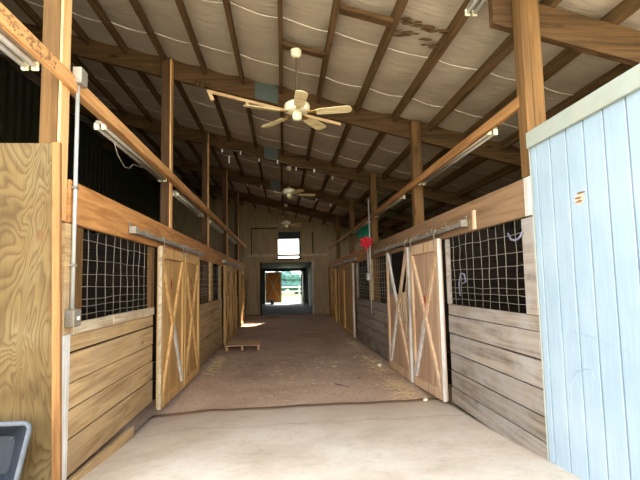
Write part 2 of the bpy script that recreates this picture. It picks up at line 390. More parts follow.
for y in ys:
    mb = MB()
    for k in range(-9, 9):
        if (k+.96)*PS < OL or (k+.96)*PS > OR: continue
        pts = []
        brk = random.random()
        for q in range(9):
            u = .05+.90*q/8; x = (k+u)*PS
            s = 4*u*(1-u)
            pts.append(V((x, y+.02*math.sin(x*2+y)+.012*math.sin(x*9+y*3)+.05*(u-.5)*(1 if k % 2 else .4), R(x)-.022-.03*s)))
        mb.tube(pts, .0062, 5)
    build('seam_tape', mb, M_tape, ceil)

# ------------------------------------------------------------------ purlins
bay_ends = [(Y0, BY[1])]+[(BY[i]+.08, BY[i+1]) for i in range(1, 4)]+[(BY[4]+.08, YB)]
bay_txt = ['entrance bay', 'second bay', 'third bay', 'fourth bay', 'bay against the back wall']
for bi, (a, c) in enumerate(bay_ends):
    for k in range(-8, 9):
        x = k*PS
        j = random.uniform(-.012, .012)
        mb = MB().box(x-.027+j, x+.027+j, a+.004, c-.004, 4.46-.145, 4.46-.012, slope=-.25)
        o = build('roof_purlin', mb, W['roof'], bevel=.003)
        tag(o, f'brown roof purlin, {ORD[k+8]} from the dark high wall, in the {bay_txt[bi]}', 'purlin', 'roof purlins')

# ------------------------------------------------------------------ rafter beams
bt = ['', 'first full-width brown rafter beam from the entrance, above the first ceiling fan', 'second full-width brown rafter beam from the entrance, before the second ceiling fan',
      'third full-width brown rafter beam from the entrance, behind the second ceiling fan', 'last full-width brown rafter beam, just before the back wall']
for i in range(1, 5):
    y = BY[i]
    mb = MB().box(OL+.02, OR-.02, y, y+.08, 4.46-.335, 4.46-.012, slope=-.25)
    tag(build('rafter_beam', mb, W['beam'], bevel=.004), bt[i], 'roof beam', 'rafter beams')
mb = MB().box(1.84, OR-.02, BY[0]+.09, BY[0]+.17, 4.46-.45, 4.46-.15, slope=-.25)
tag(build('rafter_beam', mb, W['beam'], bevel=.004), 'short brown front beam behind the post by the pale blue door', 'roof beam', 'rafter beams')
mb = MB().box(OL+.02, -1.64, BY[0]+.02, BY[0]+.10, 4.46-.45, 4.46-.15, slope=-.25)
tag(build('rafter_beam', mb, W['beam'], bevel=.004), 'short brown front beam behind the post by the plywood', 'roof beam', 'rafter beams')
# ends of the pieces bolted to the beams along the fan line
for i, (x0, x1) in zip((1, 2, 3), ((-.41, -.05), (-.41, -.09), (-.36, -.07))):
    y = BY[i]
    mb = MB().box(x0, x1, y-.012, y-.001, 4.46-.32, 4.46-.02, slope=-.25)
    r = tag(build('splice_plate', mb, M_steelp), f'grey-green steel plate on the {ORD[i-1]} full-width beam from the entrance', 'plate', 'splice plates on the beams')
for (k0, y, lab) in ((0, 5.58, 'short wooden block between purlins carrying the first ceiling fan'), (0, 11.5, 'short wooden block between purlins carrying the second ceiling fan'),
                     (0, 17.2, 'short wooden block between purlins carrying the third ceiling fan'), (1, 4.55, 'short wooden block between purlins beside the torn insulation')):
    mb = MB().box(k0*PS+.024, (k0+1)*PS-.024, y-.055, y+.055, 4.46-.17, 4.46-.12, slope=-.25)
    tag(build('blocking', mb, W['beam'], bevel=.003), lab, 'wood block', 'blocking between purlins')
mb = MB().box(-1.17, .95, BY[1]+.09, BY[1]+.125, 4.46-.375, 4.46-.33, slope=-.25)
mb2 = MB()
for x in (-1.14, -.56): mb2.bar((x, BY[1]+.107, R(x)-.33), (x+.06, BY[1]+.107, R(x)-.50), .055, .03, (0, 1, 0))
r = thing('sunlit_strip', (0, BY[1]+.1, R(0)-.33), 'painted strip of sunlight under the first full-width beam behind the ceiling fan', 'sunlight strip')
build('strip', mb, W['strip'], r)  # a streak of sunlight built as a pale board with two stubs
mb2 = MB().bar((-1.14, BY[1]+.107, R(-1.14)-.34), (-1.08, BY[1]+.107, R(-1.14)-.50), .055, .03, (0, 1, 0)); build('cleat', mb2, W['strip'], r)
mb2 = MB().bar((-.56, BY[1]+.107, R(-.56)-.34), (-.52, BY[1]+.107, R(-.56)-.46), .045, .03, (0, 1, 0)); build('cleat', mb2, W['strip'], r)

# ------------------------------------------------------------------ posts
SIDE = {'L': 'on the plywood side', 'R': 'on the pale blue door side'}
for i, y in enumerate(BY):
    for s in 'LR':
        if i == 0: x0, x1 = ((-1.775, -1.627) if s == 'L' else (2.005, 2.17))
        else: x0, x1 = ((-1.81, -1.664) if s == 'L' else (2.044, 2.19))
        xm = (x0+x1)/2
        zt = R(xm)-(.075 if i else .19)
        g = GZ(xm, y)
        yo = .08 if (s == 'R' and i == 0) else 0.
        mb = MB().box(x0, x1, y-.142+yo, y-.002+yo, g-.06, zt)
        lab = ['square wooden post', 'square wooden aisle post, second from the entrance,', 'square wooden aisle post, third from the entrance,', 'square wooden aisle post, fourth from the entrance,', 'square wooden aisle post, last before the back wall,'][i]
        ex = {'L': ' rising behind the plywood panel', 'R': ' beside the pale blue door'}[s] if i == 0 else ' '+SIDE[s]
        r = thing('post', (xm, y-.07+yo, g-.06), lab+ex, 'post', 'aisle posts')
        if s == 'L':
            if i == 0: mb = MB().box(x0, x1-.02, y-.142, y-.002, 2.175, zt).box(x0, -1.698, y-.142, y-.002, g-.06, 2.174)
            else: mb = MB().box(x0, x1-.02, y-.142, y-.002, g-.06, zt)
            build('timber', mb, W['post'] if i == 0 else W['post_shaded'], r, bevel=.005)
            build('lit_face_board', MB().box(x1-.019, x1, y-.14, y-.004, (2.19 if i else 1.84), zt-.02), W['edge'], r, bevel=.003)  # brightly lit aisle face painted as a thin pale board
        elif i == 0:
            build('timber', MB().box(x0, x1, y-.142+yo, y-.002+yo, 2.18, zt).box(2.052, x1, y-.142+yo, y-.002+yo, g-.06, 2.179), W['post'], r, bevel=.005)
        else:
            build('timber', mb, W['post'], r, bevel=.005)

# ------------------------------------------------------------------ rails with the tube lights
mb = MB().box(-1.662, -1.588, 3.64, YB-.3, 2.865, 2.98).box(-1.625, -1.588, 1.95, 3.64, 2.865, 2.98)
tag(build('light_rail', mb, W['rail'], bevel=.004), 'long yellowish rail board carrying tube lights above stalls on the plywood side', 'rail board', 'light rails')
mb = MB().box(2.004, 2.042, 3.66, YB-.3, 2.785, 2.885)
mb.v = [V((p.x, p.y, p.z-.035*max(0, (p.y-10)/10))) for p in mb.v]
tag(build('light_rail', mb, W['rail2'], bevel=.004), 'long yellowish rail board carrying tube lights above the pale blue door side stalls', 'rail board', 'light rails')

def fixture(x, y0, y1, z, label, tubes=True, group='tube light fixtures'):
    r = thing('tube_light', (x, (y0+y1)/2, z), label, 'light fixture', group)
    mb = MB()
    pr = [(-.048, -.03), (-.04, 0), (.04, 0), (.048, -.03)]
    vs = [(x+a, y, z+h) for y in (y0, y1) for a, h in pr]
    mb.add(vs, [(0, 1, 2, 3), (7, 6, 5, 4), (0, 4, 5, 1), (1, 5, 6, 2), (2, 6, 7, 3), (3, 7, 4, 0)])
    build('housing', mb, M_fixt, r)
    for a in (-.033, .033):
        t = build('tube', MB().tube([(x+a, y0+.02, z-.058), (x+a, y1-.02, z-.058)], .018, 10), M_tubew if tubes else M_dusty, r, smooth=True)
        for y in (y0, y1-.022):
            build('lamp_holder', MB().box(x+a-.024, x+a+.024, y, y+.022, z-.085, z-.02), M_cream, t, bevel=.005)
    return r
fixture(-1.71, 1.75, 3.22, 2.915, 'twin tube light with dusty white tubes hung before the post by the plywood')
FL = [('L', 4.44, 6.75), ('L', 7.5, 9.85), ('L', 10.9, 13.2), ('L', 14.5, 16.9), ('R', 4.38, 6.8), ('R', 7.95, 10.3), ('R', 11.2, 13.6), ('R', 14.6, 17.0)]
cnt = {'L': 0, 'R': 0}
for s, a, c in FL:
    cnt[s] += 1
    fixture(-1.715 if s == 'L' else 2.102, a, c, (2.915 if a < 5 else 2.85) if s == 'L' else 2.862-.035*max(0, (a-8)/10), f'long twin tube light under the rail {SIDE[s]}, {ORD[cnt[s]-1]} inside', tubes=False)
fixture(1.77, 2.72, 4.0, R(1.785)-.15, 'short twin tube light fixed under a roof purlin above the front beam')
# loose wire under the near fixture
mb = MB().tube([(-1.70, 4.75, 2.83), (-1.69, 4.85, 2.70), (-1.66, 4.97, 2.60), (-1.65, 5.1, 2.62), (-1.66, 5.25, 2.70), (-1.645, 5.5, 2.73), (-1.67, 5.6, 2.83)], .005, 6)
tag(build('loose_wire', mb, M_wire, smooth=True), 'loose grey wire looping below the first tube light inside on the plywood side', 'wire')

# ------------------------------------------------------------------ outer shell
def corrugated(name, x, y0, y1, z0, zt, mat):
    mb = MB(); n = int((y1-y0)/.075); vs = []
    for i in range(n+1):
        y = y0+(y1-y0)*i/n
        dx = [0, .02, .02, 0][i % 4]
        vs += [(x+dx, y, z0), (x+dx, y, zt)]
    mb.add(vs, [(2*i, 2*i+2, 2*i+3, 2*i+1) for i in range(n)])
    o = struct(build(name, mb, mat, loc=(0, 0, 0)))
    m = o.modifiers.new('thick', 'SOLIDIFY'); m.thickness = .02
    return o
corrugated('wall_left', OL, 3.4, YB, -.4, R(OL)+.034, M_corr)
corrugated('wall_right', OR, 3.4, YB, -.4, 2.74, M_corr)   # stops short of the low eave; gap added to let in light
# front wall flanks, unseen, added to keep light out of the stall rows
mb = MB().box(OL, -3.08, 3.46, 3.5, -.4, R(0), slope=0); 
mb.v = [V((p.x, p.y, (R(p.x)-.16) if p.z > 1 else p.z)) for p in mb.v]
struct(build('wall_front_added', mb, W['darkwood'], loc=(0, 0, 0)))
mb = MB().box(2.18, OR, 3.66, 3.70, -.4, 2.16); struct(build('wall_front_added', mb, W['darkwood'], loc=(0, 0, 0)))
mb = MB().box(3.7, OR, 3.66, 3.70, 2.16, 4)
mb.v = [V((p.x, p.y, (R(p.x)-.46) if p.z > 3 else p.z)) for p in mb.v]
struct(build('wall_front_added', mb, W['darkwood'], loc=(0, 0, 0)))
# stall partitions
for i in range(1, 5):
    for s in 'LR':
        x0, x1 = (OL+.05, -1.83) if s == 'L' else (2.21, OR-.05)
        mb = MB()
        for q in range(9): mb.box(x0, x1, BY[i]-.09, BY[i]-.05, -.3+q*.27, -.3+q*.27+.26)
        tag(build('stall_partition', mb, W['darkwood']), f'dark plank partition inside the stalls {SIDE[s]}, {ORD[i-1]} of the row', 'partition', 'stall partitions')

# ------------------------------------------------------------------ headers
ends = [3.64]+[y-.07 for y in BY[1:]]+[YB-.25]
for s in 'LR':
    for i in range(5):
        x0, x1 = (-1.662, XL) if s == 'L' else (XR, 2.042)
        a, c = ends[i]+.003, ends[i+1]-.003
        if s == 'R' and i == 0: a = 3.665
        d = random.uniform(-.008, .008)
        mb = MB().box(x0, x1, a, c, (1.835 if s == 'L' else 1.85)+d, 2.17+d*.6)
        tag(build('header_board', mb, W['header'] if s == 'L' or i > 1 else W['header2'], bevel=.004), f'wide header board {SIDE[s]}, {ORD[i]} length from the entrance', 'header board', 'header boards')
tag(build('cleat', MB().box(1.996, 2.045, 3.56, 3.658, 1.852, 2.17), W['white'], bevel=.003), 'white weathered block at the header end touching the pale blue door', 'cleat')
tag(build('cleat', MB().box(1.978, 1.999, 4.64, 4.70, 1.86, 2.06), W['doorb2'], bevel=.003), 'small upright cleat on the header board above the mesh window by the pale blue door', 'cleat')

# ------------------------------------------------------------------ stall fronts
def wires(xw, y0, y1, z0, z1, ncol, rows):
    mb = MB()
    for i in range(ncol+1):
        y = y0+(y1-y0)*i/ncol+random.uniform(-.012, .012)
        pts = [(xw+random.uniform(-.006, .006), y+random.uniform(-.012, .012), z0+(z1-z0)*q/5) for q in range(6)]
        mb.tube(pts, .003, 5)
    for z in rows:
        pts = [(xw+random.uniform(-.006, .006), y0+(y1-y0)*q/8, z+random.uniform(-.008, .008)) for q in range(9)]
        mb.tube(pts, .003, 5)
    return mb
ROWS = [1.73, 1.575, 1.455, 1.345, 1.25, 1.19, 1.12]
def stall_front(s, y0, y1, zs, win, label, board, sill=None, stiles=(), rows=ROWS, mull=(), ncol=10):
    xa, xb = (-1.665, XL) if s == 'L' else (XR, 2.045)
    sg = 1 if s == 'L' else -1
    r = thing('stall_front', ((xa+xb)/2, (y0+y1)/2, zs[-1]), label, 'stall front', 'stall fronts')
    mb = MB()
    for zt, zb in zip(zs, zs[1:]):
        e = random.uniform(0, .008)
        mb.box(xa+(e if s == 'R' else 0), xb-(e if s == 'L' else 0), y0+random.uniform(0, .012), y1-random.uniform(0, .012), zb+.006, zt-.006, skew=(random.uniform(-.006, .006), random.uniform(-.006, .006)))
    build('planks', mb, board, r, bevel=.004)
    if win:
        a, c, z0, z1 = win
        for p, q in ((y0, a), (c, y1)):
            build('window_frame', MB().box(xa-.004, xb+.004, p, q, z0-.01, z1-.012), board if not sill else W['post'], r, bevel=.004)
        if sill:
            build('sill', MB().box(xa, xb+sg*.012, y0+.03, (a+c)/2-.3, zs[0]+.004, z0).box(xa, xb+sg*.012, (a+c)/2-.29, y1-.01, zs[0]+.004, z0+.004), sill, r, bevel=.004)
        for (m0, m1) in mull:
            build('mullion', MB().box(*((xa+.004, xb+.01) if s == 'L' else (xa-.012, xb-.004)), m0, m1, z0, z1), W['board'], r, bevel=.004)
        build('wire_mesh', wires((xa+xb)/2-sg*.006, a-.02, c+.02, z0-.01, z1+.01, ncol, rows), M_wire, r, smooth=True)
    for (m0, m1, za, zb, mt) in stiles:
        build('corner_trim', MB().box(*((xa-.03, xb+.004) if s == 'L' else (xa-.004, xb+.03)), m0, m1, za, zb), mt, r, bevel=.003)
    return r
def gb(s, y): return GZ(-1.6 if s == 'L' else 1.95, y)
stall_front('L', 3.72, 6.0, [.98, .845, .62, .42, .2, -.07], (3.9, 5.87, 1.07, 1.832), 'tan plank stall front with wire mesh window beside the conduit and plywood panel', W['board'], W['whitey'],
            stiles=((3.60, 3.716, -.12, .995, W['white']), (3.60, 3.716, 1.0, 1.83, W['board'])))
stall_front('L', 8.84, 12.45, [.96, .74, .50, .24, -.02, -.24], (9.1, 12.25, .97, 1.832), 'tan plank stall front with mesh window between the cross-braced doors on the plywood side', W['board'],
            stiles=((12.3, 12.45, -.2, 1.83, W['whitey']),), mull=((10.55, 10.85),), rows=ROWS, ncol=15)
stall_front('L', 15.75, 16.75, [.9, .62, .34, .06, -.2], None, 'low plank stall front in the far doorway on the plywood side', W['board'])
stall_front('L', 18.7, YB-.05, [1.83, 1.5, 1.2, .9, .6, .3, .0, -.1], None, 'full height plank stall front against the back wall on the plywood side', W['board'])
stall_front('R', 3.56, 5.6, [1.055, .92, .70, .475, .265, .07, -.12], (3.735, 5.56, 1.06, 1.85), 'greyed plank stall front with wire mesh window beside the pale blue door', W['board2'],
            stiles=())
stall_front('R', 8.68, 12.85, [.90, .72, .50, .27, .04, -.23], (8.9, 12.65, .91, 1.85), 'greyed plank stall front with mesh window below the red flower', W['board2'], mull=((10.5, 10.8),), rows=[z-.04 for z in ROWS]+[1.0], ncol=18)
stall_front('R', 16.5, 17.2, [.95, .68, .4, .12, -.22], None, 'low plank stall front in the far doorway on the pale blue door side', W['board'])
stall_front('R', 19.05, YB-.05, [1.85, 1.5, 1.2, .9, .6, .3, .0, -.1], None, 'full height plank stall front against the back wall on the pale blue door side', W['board'])
# bottom sill boards on the ground under the near planks
tag(build('sill_board', MB().box(-1.635, -1.59, 3.72, 5.2, -.19, -.095, skew=(.012, -.03)), W['board'], bevel=.004), 'narrow board lying along the concrete edge under the tan planks', 'board')

# ------------------------------------------------------------------ sliding doors
def slide_door(s, y0, y1, z0, z1, label, pm, bm_, lower_white=False, panel_top=None, red=(), z0b=None, panel_style='x', edge=None):
    sg = 1 if s == 'L' else -1
    X = lambda d: (-1.60+d) if s == 'L' else (1.98-d)
    z0b = z0 if z0b is None else z0b
    r = thing('sliding_door', (X(.03), (y0+y1)/2, min(z0, z0b)), label, 'stall door', 'sliding stall doors')
    zb = lambda y: z0+(z0b-z0)*(y-y0)/(y1-y0)
    mb = MB(); n = max(3, int(round((y1-y0)/.2)))
    for i in range(n):
        a = y0+(y1-y0)*i/n; c = y0+(y1-y0)*(i+1)/n
        xa, xb = sorted((X(.0), X(.028)))
        mb.box(xa, xb, a+.002, c-.002, 0, (panel_top or z1)-.01)
        for p in mb.v[-8:]:
            if p.z < .001 and p.z > -.001: p.z = zb(p.y)+.01
    build('panel', mb, pm, r, bevel=.002)
    F = .095
    xm = X(.045); T = .034; nrm = (1, 0, 0)
    def stile(y, mt): return build('stile', MB().bar((xm, y, zb(y)), (xm, y, z1), F, T, nrm), mt, r, bevel=.004)
    near = stile(y0+F/2, bm_); far = stile(y1-F/2, bm_)
    if edge: build('edge_strip', MB().box(*sorted((X(.018), X(.064))), y0-.012, y0-.001, zb(y0), z1), edge, r, bevel=.003)
    if not panel_top: build('top_rail', MB().bar((xm, y0+F, z1-.075), (xm, y1-F, z1-.075), .14, T, nrm), bm_, r, bevel=.004)
    build('bottom_rail', MB().bar((xm, y0+F, zb(y0+F)+.06), (xm, y1-F, zb(y1-F)+.06), .12, T, nrm), bm_, r, bevel=.004)
    if panel_style == 'x':
        zt = z1-(.15 if not panel_top else .02); zlo = zb((y0+y1)/2)+.12
        ym = (y0+y1)/2; zm = (zt+zlo)/2; B = .085
        e = .0
        build('brace', MB().bar((xm, y0+F*.9, zt-e), (xm, ym, zm), B, T, nrm), bm_, r, bevel=.004)
        build('brace', MB().bar((xm+sg*.001, y1-F*.9, zt-e), (xm+sg*.001, ym, zm), B, T, nrm), bm_ if not panel_top else W['white'], r, bevel=.004)
        build('brace', MB().bar((xm+sg*.002, ym, zm), (xm+sg*.002, y0+F*1.1, zlo), B, T, nrm), bm_, r, bevel=.004)
        wb = build('brace', MB().bar((xm+sg*.003, ym, zm), (xm+sg*.003, y1-F*1.1, zlo), B*.9, T, nrm), W['white'] if lower_white else bm_, r, bevel=.004)
    for y in (y0+.1, y1-.1):
        h = build('hanger', MB().box(*sorted((X(.063), X(.070))), y-.02, y+.02, z1-.09, z1+.10), M_galv, r, bevel=.002)
        build('roller', MB().tube([(X(.035), y, z1+.10), (X(.062), y, z1+.10)], .03, 12), M_galv, h)
        build('bolt', MB().tube([(X(.07), y, z1-.05), (X(.083), y, z1-.05)], .01, 8), M_galv, h)
    for (yc, zc, hy, hz) in red:
        mb = MB(); n = 9
        vs = [(X(.030), yc+hy*math.cos(2*math.pi*i/n)*random.uniform(.6, 1.1), zc+hz*math.sin(2*math.pi*i/n)*random.uniform(.7, 1.1)) for i in range(n)]
        mb.add(vs, [tuple(range(n))]); o = build('red_mark', mb, M_redmark, r)
    return r
D = slide_door
D('L', 6.07, 7.44, -.19, 1.842, 'cross-braced wooden sliding door with a pale near edge beside the tan mesh window', W['doorv'], W['doorb'], True, red=((6.72, 1.36, .05, .09),), z0b=-.22, edge=W['whitey'])
D('L', 7.50, 8.76, -.22, 1.845, 'cross-braced wooden sliding door, second from the entrance on the plywood side', W['doorv'], W['doorb'], False, red=((8.12, 1.4, .05, .07), (8.15, 1.2, .04, .06)), z0b=-.245)
D('L', 12.62, 14.1, -.27, 1.85, 'narrow-looking wooden sliding door behind the wooden pallet, nearer of two', W['doorv'], W['doorb'])
D('L', 14.16, 15.66, -.27, 1.85, 'wooden sliding door beyond the pallet, farther of two before the dark doorway', W['doorv'], W['doorb'])
D('L', 16.9, 18.6, -.20, 1.83, 'wooden sliding door standing last before the back wall on the plywood side', W['doorv'], W['doorb'])
D('R', 5.66, 6.97, -.13, 1.858, 'faded cross-braced sliding door with a white edge beside the greyed mesh window', W['doorv2'], W['doorb2'], True, red=((6.36, 1.0, .05, .16),), z0b=-.19, edge=W['white'])
D('R', 7.10, 8.6, -.20, 1.858, 'broken sliding door with open V-shaped top and white braces behind the rope bundle', W['doorv2'], W['doorb2'], True, panel_top=1.12, red=((7.75, 1.0, .06, .12),), z0b=-.22, edge=W['white'])
D('R', 12.92, 14.9, -.21, 1.86, 'brown plank sliding door with white near edge past the red flower', W['doorv'], W['doorb'], panel_style='none', edge=W['white'])
D('R', 14.96, 16.42, -.21, 1.86, 'brown plank sliding door next to the far low plank stall front', W['doorv'], W['doorb'], panel_style='none')
D('R', 17.3, 18.98, -.16, 1.85, 'wooden sliding door last before the back wall on the pale blue door side', W['doorv'], W['doorb'])

def track(s, y0, y1, z, label):
    sg = 1 if s == 'L' else -1
    xc = -1.58 if s == 'L' else 1.96
    r = thing('door_track', (xc, (y0+y1)/2, z), label, 'door track', 'door tracks')
    mb = MB()
    pr = [(-.03, -.025), (-.03, .025), (.02, .025), (.026, .016), (.026, -.025), (.014, -.025), (.014, -.018), (.018, -.014), (.018, .012), (-.02, .012), (-.02, -.025)]
    n = len(pr); vs = [(xc+sg*a, y, z+h) for y in (y0, y1) for a, h in pr]
    mb.add(vs, [(i, (i+1) % n, n+(i+1) % n, n+i) for i in range(n)]+[tuple(range(n)), tuple(range(2*n-1, n-1, -1))])
    build('rail', mb, M_galv, r)
    for k in range(int((y1-y0)/.6)+1):
        y = y0+.05+k*(y1-y0-.1)/int((y1-y0)/.6)
        build('bracket', MB().box(*sorted((xc-sg*.036, xc+sg*.034)), y-.022, y+.022, z+.022, z+.034).box(*sorted((xc-sg*.038, xc-sg*.030)), y-.022, y+.022, z+.026, z+.085), M_galv, r)
    build('end_stop', MB().box(*sorted((xc-sg*.03, xc+sg*.045)), y0-.012, y0+.05, z-.034, z+.042), M_galv, r, bevel=.004)
    return r
track('L', 5.0, 9.35, 1.93, 'galvanised door track over the two cross-braced doors on the plywood side')
track('L', 12.5, 18.5, 1.93, 'galvanised door track over the far doors on the plywood side')
track('R', 4.85, 9.8, 1.945, 'galvanised door track over the faded doors on the pale blue door side')
track('R', 12.5, 18.9, 1.945, 'galvanised door track over the far doors on the pale blue door side')

# ------------------------------------------------------------------ conduits
r = thing('conduit', (-1.59, 3.68, 1.08), 'grey steel conduit with boxes running up beside the tan mesh window', 'conduit')
build('pipe', MB().tube([(-1.595, 3.68, 1.14), (-1.595, 3.68, 3.0)], .0155, 12), M_pipe, r, smooth=True)
bx = build('switch_box', MB().box(-1.616, -1.545, 3.60, 3.73, 1.05, 1.18), M_galv, r, bevel=.008)
build('switch_lever', MB().box(-1.545, -1.53, 3.66, 3.675, 1.10, 1.13), M_pipe, bx)
build('junction_box', MB().box(-1.615, -1.545, 3.62, 3.74, 2.93, 3.06), M_galv, r, bevel=.006)
for z in (1.5, 2.1): build('strap', MB().box(-1.619, -1.576, 3.655, 3.705, z, z+.025), M_galv, r, bevel=.003)
r = thing('conduit', (1.97, 10.45, .6), 'thin pale conduit with a small box hanging below the red flower', 'conduit')
build('pipe', MB().tube([(1.965, 10.42, .62), (1.965, 10.42, 3.2)], .016, 10), M_pipe, r, smooth=True)
build('switch_box', MB().box(1.925, 1.985, 10.62, 10.78, 1.36, 1.52), M_pipe, r, bevel=.006)
build('box_pipe', MB().tube([(1.965, 10.70, 1.52), (1.965, 10.70, 2.15)], .016, 10), M_pipe, r, smooth=True)

# ------------------------------------------------------------------ plywood panel at the barn mouth
r = thing('plywood_panel', (-2.3, 3.46, -.05), 'tall grainy plywood panel beside the stall corner behind the black tub', 'plywood panel')
def plumb(mb):
    mb.v = [V((p.x-.028*(p.z-1.2), p.y, p.z)) for p in mb.v]; return mb
build('sheet', plumb(MB().box(-3.08, -1.632, 3.45, 3.468, -.08, 2.395)), M_ply, r, bevel=.002)
build('edge_trim', plumb(MB().box(-1.628, -1.572, 3.435, 3.472, -.08, 2.40)), W['trimv'], r, bevel=.004)

# ------------------------------------------------------------------ black tub leaning on the plywood, its open side towards the yard
r = thing('rubber_tub', (-2.1, 3.3, .0), 'black rubber tub tipped against the plywood panel', 'tub')
def rr(x0, x1, z0, z1, tap, y, rad=.035, n=4):
    out = []
    cs = [(x1-rad, z1-rad, 0), (x0+rad, z1-rad, 90), (x0+rad+tap, z0+rad, 180), (x1-rad-tap, z0+rad, 270)]
    for cx, cz, a0 in cs:
        for i in range(n+1):
            a = math.radians(a0+90*i/n); out.append(V((cx+rad*math.cos(a), y, cz+rad*math.sin(a))))
    return out
def lean(p): return V((p.x+.135, p.y+(p.z-.02)*.12, p.z*1.12))
L_out = [rr(-2.42, -1.755, 0.0, .445, .07, 3.16), rr(-2.32, -1.93, .09, .34, .02, 3.38)]
L_in = [rr(-2.40, -1.775, .02, .425, .07, 3.155), rr(-2.30, -1.95, .11, .32, .02, 3.355)]
def band(A, B, rev=False):
    n = len(A); return [lean(p) for p in A+B], [((i, (i+1) % n, n+(i+1) % n, n+i)) for i in range(n)]
n = len(L_out[0])
mb = MB(); mb.add(*band(L_out[0], L_out[1])); mb.add([lean(p) for p in L_out[1]], [tuple(range(n))])
mb.add(*band(L_in[0], L_in[1])); mb.add([lean(p) for p in L_in[1]], [tuple(range(n))])
body = build('shell', mb, M_black, r)
ring = [lean((a+c)/2) for a, c in zip(L_out[0], L_in[0])]
build('rim', MB().tube(ring, .016, 8, closed=True), M_rubrim, r, smooth=True)
for q, pts in enumerate(([(-1.98, .30), (-1.93, .33), (-1.90, .29), (-1.94, .25)], [(-1.93, .22), (-1.88, .25), (-1.87, .20)], [(-1.88, .36), (-1.85, .38)])):
    mb = MB().tube([lean(V((x, 3.35, z))) for x, z in pts], .004, 5); build('scuff', mb, M_rubrim, r)

M_groove = plain('groove_dark', srgb(92, 86, 76), .8)
# ------------------------------------------------------------------ pale blue siding door at the barn mouth
BYA, BYB = 1.0, 3.535
r = thing('barn_door', (2.03, 2.4, -.06), 'pale blue grooved siding door standing open at the barn mouth', 'barn door')
mb = MB(); y = BYB
gx = [3.535, 3.45, 3.26, 3.062, 2.872, 2.677, 2.481, 2.28, 2.08, 1.88, 1.68, 1.48, 1.28, 1.0]
for a, c in zip(gx, gx[1:]):
    mb.box(2.0, 2.03, c+.008, a-.008, -.06, 2.50)
build('siding', mb, M_blue, r, bevel=.003)
build('backing', MB().box(2.024, 2.036, 1.0, 3.535, -.06, 2.50), M_groove, r)  # darker backing that shows through the gaps in the siding
M_cw = plain('cream_white_paint', srgb(158, 164, 154), .6, 0, .08, 6., dirt=srgb(168, 160, 122), dirt_amt=.4)
build('top_trim', MB().box(1.972, 1.999, 1.0, 3.537, 2.385, 2.515), M_cw, r, bevel=.004)
build('edge_trim', MB().box(1.996, 2.04, 3.537, 3.552, -.06, 2.50), M_cw, r, bevel=.003)
mb = MB(); 
def scar(yc, zc, hy, hz, mat, x=1.9985, n=10, nm='worn_patch'):
    vs = [(x, yc+hy*math.cos(2*math.pi*i/n)*random.uniform(.6, 1.1), zc+hz*math.sin(2*math.pi*i/n)*random.uniform(.6, 1.1)) for i in range(n)]
    build(nm, MB().add(vs, [tuple(range(n))]), mat, r)
scar(2.95, 1.87, .055, .05, M_bare); scar(2.94, 1.91, .05, .010, M_brownbit, 1.998); scar(2.96, 1.855, .045, .009, M_brownbit, 1.998); scar(2.97, 1.88, .05, .008, M_brownbit, 1.998)
M_scr = plain('grey_scrape', srgb(150, 166, 182), .8)
build('scrape', MB().tube([(1.999, 3.22, .40), (1.999, 3.20, .58), (1.999, 3.12, .70), (1.999, 3.02, .735), (1.999, 2.95, .74), (1.999, 2.93, .68)], .004, 5), M_scr, r)
build('scrape', MB().tube([(1.999, 3.12, .97), (1.999, 2.85, .95), (1.999, 2.6, .90)], .003, 5), M_scr, r)

# ------------------------------------------------------------------ back wall
YW = YB
def bw(name, x0, x1, z0, z1, mat, y0=0., y1=.06): return struct(build(name, MB().box(x0, x1, YW+y0, YW+y1, z0, z1), mat, loc=(0, 0, 0)))
bw('wall_back', OL, -.96, -.3, 2.42, W['backpanel'])
bw('wall_back', 1.28, OR, -.3, 2.42, W['backpanel'])
bw('wall_back', -.96, 1.28, 2.23, 2.42, W['backpanel'])
mb = MB().box(OL, -.26, YW, YW+.06, 2.42, 5); mb.v = [V((p.x, p.y, R(p.x)+.034 if p.z > 4 else p.z)) for p in mb.v]; struct(build('wall_back', mb, W['backpanel'], loc=(0, 0, 0)))
mb = MB().box(.76, OR, YW, YW+.06, 2.42, 5); mb.v = [V((p.x, p.y, R(p.x)+.034 if p.z > 4 else p.z)) for p in mb.v]; struct(build('wall_back', mb, W['backpanel'], loc=(0, 0, 0)))
mb = MB().box(-.26, .76, YW, YW+.06, 3.58, 5); mb.v = [V((p.x, p.y, R(p.x)+.034 if p.z > 4 else p.z)) for p in mb.v]; struct(build('wall_back', mb, W['backpanel'], loc=(0, 0, 0)))
w1 = bw('window_1', -.26, .76, 3.26, 3.58, M_teal, .01, .05)
build('window_frame', MB().box(-.26, -.21, YW-.02, YW+.07, 2.42, 3.6), W['backpanel'], w1); build('window_frame', MB().box(.70, .78, YW-.02, YW+.07, 2.42, 3.6), M_dark, w1)
build('window_sill', MB().box(-.3, .82, YW-.03, YW-.001, 2.36, 2.42), M_dark, w1)
bw('trim_1', -1.6, 1.98, 2.50, 2.60, W['whitey'], -.035, -.001)
bw('trim_2', -1.40, -1.36, 2.6, 3.76, W['darkwood'], -.03, -.001)
bw('trim_3', -1.40, -.26, 3.73, 3.77, W['darkwood'], -.03, -.001)
bw('trim_4', 1.30, 1.35, 2.6, 3.55, W['darkwood'], -.03, -.001)
bw('trim_5', -1.02, -.955, -.05, 2.28, W['darkwood'], -.03, .08)
bw('trim_6', 1.262, 1.33, -.05, 2.28, W['white'], -.03, .08)
